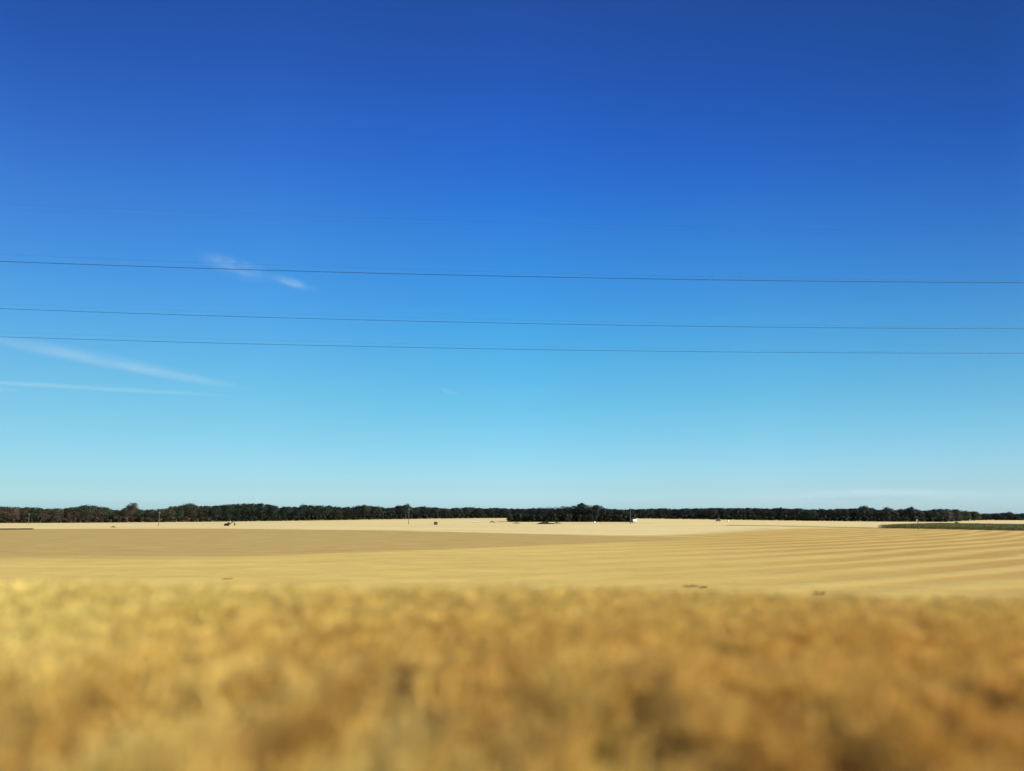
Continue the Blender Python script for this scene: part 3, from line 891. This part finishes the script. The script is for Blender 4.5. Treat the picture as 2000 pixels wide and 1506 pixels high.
# round bale
p = hit(851, 1025.3); r = scaled(848, 854.4, 0, p.y) / 2
def bale():
    import bmesh
    me = bpy.data.meshes.new('round_bale'); bm = bmesh.new()
    bmesh.ops.create_cone(bm, cap_ends=True, segments=40, radius1=r, radius2=r, depth=r * 1.9)
    bmesh.ops.rotate(bm, verts=bm.verts, cent=(0, 0, 0), matrix=Matrix.Rotation(R(90), 3, 'X'))
    bmesh.ops.bevel(bm, geom=[e for e in bm.edges if len(e.link_faces) == 2 and any(len(f.verts) > 4 for f in e.link_faces)], offset=r * .12, segments=3, affect='EDGES')
    for v in bm.verts:
        a = math.atan2(v.co.z, v.co.x); k = 1 + .025 * math.sin(9 * a + v.co.y * 4) + random.uniform(-.012, .012)
        v.co.x *= k; v.co.z *= k
    bmesh.ops.translate(bm, verts=bm.verts, vec=(0, 0, r * .97))
    bm.to_mesh(me); bm.free(); me.materials.append(M['straw']); return me
o = link('round_bale', bale(), None, p); o.rotation_euler.z = R(20)
tag(o, 'dark brown round bale lying alone on the pale straw', 'bale')

# parked car
def make_car(name, paint, L):
    m = empty(name, (0, 0, 0))
    body = [(-2.1, .35), (-2.15, .75), (-1.9, .9), (-1.25, .98), (1.0, .98), (1.9, .84), (2.15, .68), (2.15, .35)]
    MB().prism(body, -.85, .85).build('body', paint, m, .06)
    MB().prism([(-1.45, .97), (-1.05, 1.43), (.25, 1.47), (1.0, .97)], -.72, .72).build('cabin', M['glass'], m, .05)
    MB().prism([(-1.1, 1.42), (-1.0, 1.49), (.2, 1.51), (.3, 1.44)], -.68, .68).build('roof', paint, m, .02)
    for sx in (-1.35, 1.35):
        for sy in (-.78, .78):
            w = MB(); w.tube((sx, sy - .11, .32), (sx, sy + .11, .32), .32, .32, 18); wo = w.build('wheel', M['rubber'], m)
            MB().tube((sx, sy - .118, .32), (sx, sy + .118, .32), .18, .18, 12).build('rim', M['steel'], wo)
    m.scale = (L, L, L)
    return m
p = hit(962, 1021.2)
c = make_car('parked_car', M['beige'], scaled(957, 967.5, 0, p.y) / 4.3); c.location = p; c.rotation_euler.z = R(6)
tag(c, 'small brownish car parked on the straw left of the copse', 'car')
# pale plastic roll left of the car
p = hit(930, 1021.3)
b = MB(); Lh = scaled(924, 940, 0, p.y) / 2
for k in range(9):
    a0 = -Lh + 2 * Lh * k / 9; b.tube((a0, 0, .22 + .04 * math.sin(k * 2)), (a0 + 2 * Lh / 9 * .96, 0, .22 + .05 * math.cos(k * 3)), .22 + .05 * (k % 2), .24, 8)
o = b.build('plastic_sheeting', M['film']); o.location = p
tag(o, 'pale strip of plastic sheeting on the straw left of the brownish car', 'sheeting')
# dark heap before the copse
def heap(px0, px1, py, hgt, label, col, seed):
    p = hit((px0 + px1) / 2, py); W = scaled(px0, px1, 0, p.y)
    gg = np.random.default_rng(seed); nu, nv = 28, 10; vs = []
    for a in range(nu):
        for k in range(nv):
            t = 2 * math.pi * a / nu; r = k / (nv - 1)
            rr = r * (1 + .12 * math.sin(3 * t + seed) + .06 * gg.normal())
            vs.append((math.cos(t) * rr * W / 2, math.sin(t) * rr * W * .22, hgt * (1 - r ** 1.6) * (1 + .25 * gg.normal() * (1 - r)) - .03 * r))
    vs = np.array(vs)
    fs = np.array([[a * nv + k, a * nv + k + 1, ((a + 1) % nu) * nv + k + 1, ((a + 1) % nu) * nv + k] for a in range(nu) for k in range(nv - 1)])
    o = link('manure_heap', npmesh('heap', vs, [fs], [col]), None, p)
    tag(o, label, 'heap', 'dark heaps on the straw'); return o
heap(1046, 1082, 1023.5, .8, 'long low dark heap in front of the copse', M['dark_paint'], 2)
heap(1000, 1018, 1022.3, .35, 'thin flat brown heap at the left foot of the copse', M['straw'], 5)
heap(215, 227, 1030.0, .35, 'tiny flat dark heap on the straw in front of the left wood', M['straw'], 8)
heap(1076, 1100, 1022.5, .4, 'low brown heap joining the long dark heap on its right', M['straw'], 11)

# white box trailer at the right end of the copse
p = hit(1238, 1020.8); W = scaled(1235, 1243, 0, p.y)
m = empty('box_trailer', p, R(28))
H = W * .56
MB().box((0, 0, .45 + H / 2), (W, 1.9, H)).build('body', M['white'], m, .06)
MB().box((0, 0, .40), (W * 1.02, 1.7, .10)).build('chassis', M['dark_paint'], m)
MB().box((-W / 2 - .6, 0, .40), (1.2, .12, .09)).build('drawbar', M['dark_paint'], m)
for sy in (-.86, .86):
    w = MB(); w.tube((.1, sy - .1, .32), (.1, sy + .1, .32), .32, .32, 18); wo = w.build('wheel', M['rubber'], m)
    MB().tube((.1, sy - .108, .32), (.1, sy + .108, .32), .17, .17, 12).build('rim', M['steel'], wo)
tag(m, 'small white box trailer parked at the right end of the copse', 'trailer')
# dark tank next to it
p = hit(1233.5, 1021.0)
m = empty('water_tank', p)
MB().tube((0, 0, .35), (0, 0, 1.75), .5, .5, 18).tube((0, 0, 1.75), (0, 0, 1.95), .5, .25, 18).build('tank', M['dark_paint'], m)
for a in range(4):
    MB().box((.36 * math.cos(a * 1.57 + .8), .36 * math.sin(a * 1.57 + .8), .17), (.1, .1, .36)).build('leg', M['rust'], m)
tag(m, 'upright dark tank on legs between the pole and the white trailer', 'tank')
# small white crate
p = hit(1161, 1021.3)
m = empty('white_crate', p, R(35))
m.scale = (.7, .7, .7)
MB().box((0, 0, .34), (1.0, .8, .62)).build('body', M['white'], m, .03)
MB().box((0, 0, .70), (1.08, .88, .10)).build('lid', M['white'], m, .02)
MB().box((-.35, 0, .02), (.1, .8, .06)).box((.35, 0, .02), (.1, .8, .06)).build('skid', M['wood'], m)
tag(m, 'tiny white crate in front of the middle of the copse', 'crate')

# tractor right of the copse
p = hit(1403, 1018.2)
S = scaled(1398, 1408, 0, p.y) / 4.6
m = empty('tractor', p)
MB().prism([(.2, .75), (1.9, .75), (1.95, 1.25), (1.7, 1.42), (.2, 1.5)], -.42, .42).build('bonnet', M['dark_paint'], m, .05)
MB().prism([(-1.2, .7), (.2, .7), (.2, 1.4), (-1.2, 1.4)], -.5, .5).build('body', M['dark_paint'], m, .04)
cb = MB().prism([(-1.1, 1.4), (.25, 1.4), (.1, 2.3), (-1.0, 2.3)], -.62, .62).build('cab', M['glass'], m, .04)
MB().box((-.45, 0, 2.37), (1.35, 1.4, .13)).build('roof', M['white'], cb, .03)
for sx, rw in ((-.75, .8), (1.4, .5)):
    for sy in (-.78, .78):
        w = MB(); w.tube((sx, sy - .2, rw), (sx, sy + .2, rw), rw, rw, 22); wo = w.build('wheel', M['rubber'], m)
        MB().tube((sx, sy - .21, rw), (sx, sy + .21, rw), rw * .5, rw * .5, 14).build('rim', M['beige'], wo)
MB().box((-2.0, 0, .8), (1.2, 2.2, .25)).build('implement', M['rust'], m)
m.scale = (S, S, S); m.rotation_euler.z = R(180)
tag(m, 'tiny dark tractor with a white cab roof before the right wood', 'tractor')
p = hit(1422, 1018.8)
m = empty('white_sack', p, R(35)); m.scale = (.6, .6, .6)
b = MB(); b.prism([(-.55, 0), (.55, 0), (.62, .5), (.5, .95), (.2, 1.1), (-.2, 1.12), (-.5, .95), (-.62, .5)], -.5, .5); b.build('bag', M['white'], m, .12)
for s_ in (-.3, .3): MB().tube((s_, 0, 1.05), (s_ * .4, 0, 1.45), .035, .03, 6).build('strap', M['white'], m)
tag(m, 'tiny white bulk sack standing right of the tractor', 'sack')

# second car and white post by the maize
p = hit(1869, 1022.3)
c = make_car('dark_car', M['dark_paint'], scaled(1865, 1873, 0, p.y) / 4.3); c.location = p
tag(c, 'tiny dark car beyond the maize at the foot of the right wood', 'car')
for px, py, lab in ((1895, 1022.5, 'small white marker post beyond the maize, right of the dark car'), (1791.5, 1022.5, 'white marker post beside the right wooden pole')):
    p = hit(px, py)
    m = empty('marker_post', p)
    MB().box((0, 0, .8), (.28, .28, 1.7), .8).build('post', M['white'], m, .03)
    MB().box((0, 0, 1.75), (.7, .12, .5)).build('plate', M['white'], m, .02)
    tag(m, lab, 'post', 'white marker posts')

# ------------------------------------------------------------------ wisps of cirrus
def cloud_material(name, dens, stretch, thr=.42, seed=0.0):
    m = bpy.data.materials.new(name); m.use_nodes = True; t = m.node_tree
    for n in list(t.nodes):
        if n.type == 'BSDF_PRINCIPLED': t.nodes.remove(n)
    tcn = N(t, 'ShaderNodeTexCoord')
    v = tcn.outputs['Object']               # unit sphere, scaled by the object
    ln = N(t, 'ShaderNodeVectorMath', operation='LENGTH'); t.links.new(v, ln.inputs[0])
    fall = mapr(t, ln.outputs['Value'], 1.0, .15)
    f1 = noise(t, mapping(t, v, stretch, loc=(seed, seed * .7, 0)), 1.0, 6, .62)
    f2 = noise(t, mapping(t, v, tuple(q * 3 for q in stretch), loc=(seed + 4, 0, 0)), 1.0, 4, .6)
    f = mapr(t, mth(t, 'ADD', mth(t, 'MULTIPLY', f1, .7), mth(t, 'MULTIPLY', f2, .3)), thr - .05, thr + .40)
    d = mth(t, 'MULTIPLY', mth(t, 'MULTIPLY', mth(t, 'MULTIPLY', f, fall), fall), dens * .32)
    pv = N(t, 'ShaderNodeVolumePrincipled'); pv.inputs['Color'].default_value = (.70, .91, 1, 1)
    pv.inputs['Anisotropy'].default_value = .0
    t.links.new(d, pv.inputs['Density']); t.links.new(pv.outputs[0], t.nodes['Material Output'].inputs['Volume'])
    return m
def cloud(p0, p1, half_w, dist, tau, stretch, label, seed, thr=.42, name='cirrus_cloud', depth=None):
    import bmesh
    a = Vector((0, 0, CAM_Z)) + ray(*p0) * dist; b = Vector((0, 0, CAM_Z)) + ray(*p1) * dist
    mid_ = (a + b) / 2; L_ = (b - a).length / 2; wv = half_w / FOC * dist
    dep = depth or wv * 2.0
    me = bpy.data.meshes.new(name); bm = bmesh.new()
    bmesh.ops.create_icosphere(bm, subdivisions=3, radius=1.0); bm.to_mesh(me); bm.free()
    me.materials.append(cloud_material(name + str(seed), tau / (dep * 1.2), stretch, thr, seed))
    o = link(name, me)
    ex = (b - a).normalized(); fy = (mid_ - Vector((0, 0, CAM_Z))).normalized(); ez = ex.cross(fy).normalized(); ey = ez.cross(ex)
    rot = Matrix((ex, ey, ez)).transposed().to_4x4()
    o.matrix_world = Matrix.Translation(mid_) @ rot @ Matrix.Diagonal((L_, dep, wv, 1))
    tag(o, label, 'cloud', 'wisps of cirrus cloud')
    return o
cloud((335, 488), (575, 554), 30, 16000, 1.5, (2.6, .8, 1.0), 'feathery wisp of cloud crossed by the upper cable', 1.3, .36)
cloud((490, 530), (650, 574), 16, 16000, 1.6, (1.6, .8, .8), 'small bright wisp at the right end of the upper cloud', 2.1, .33)
cloud((-260, 612), (570, 776), 21, 15000, 1.9, (1.8, .8, .6), 'long slanting streak of cloud at the left below the cables', 3.7, .30)
cloud((120, 694), (530, 766), 12, 15000, 1.1, (1.6, .8, .6), 'brighter tail within the long slanting streak of cloud', 8.2, .30)
cloud((-420, 724), (600, 781), 7.5, 15000, 2.0, (1.6, .8, .6), 'thin straight streak of cloud under the long slanting one', 5.3, .28)
cloud((-120, 752), (75, 765), 11, 15000, 1.5, (1.6, .8, .8), 'short pale cloud smudge at the left edge', 6.1, .32)
cloud((848, 756), (908, 774), 8, 15000, 1.2, (1.8, .8, 1.0), 'tiny lone wisp of cloud in the middle of the sky', 7.4, .33)
cloud((1340, 972), (2150, 962), 16, 42000, 5.0, (3.0, 1.0, 1.0), 'faint pinkish bank of cloud low over the right wood', 9.6, .30)
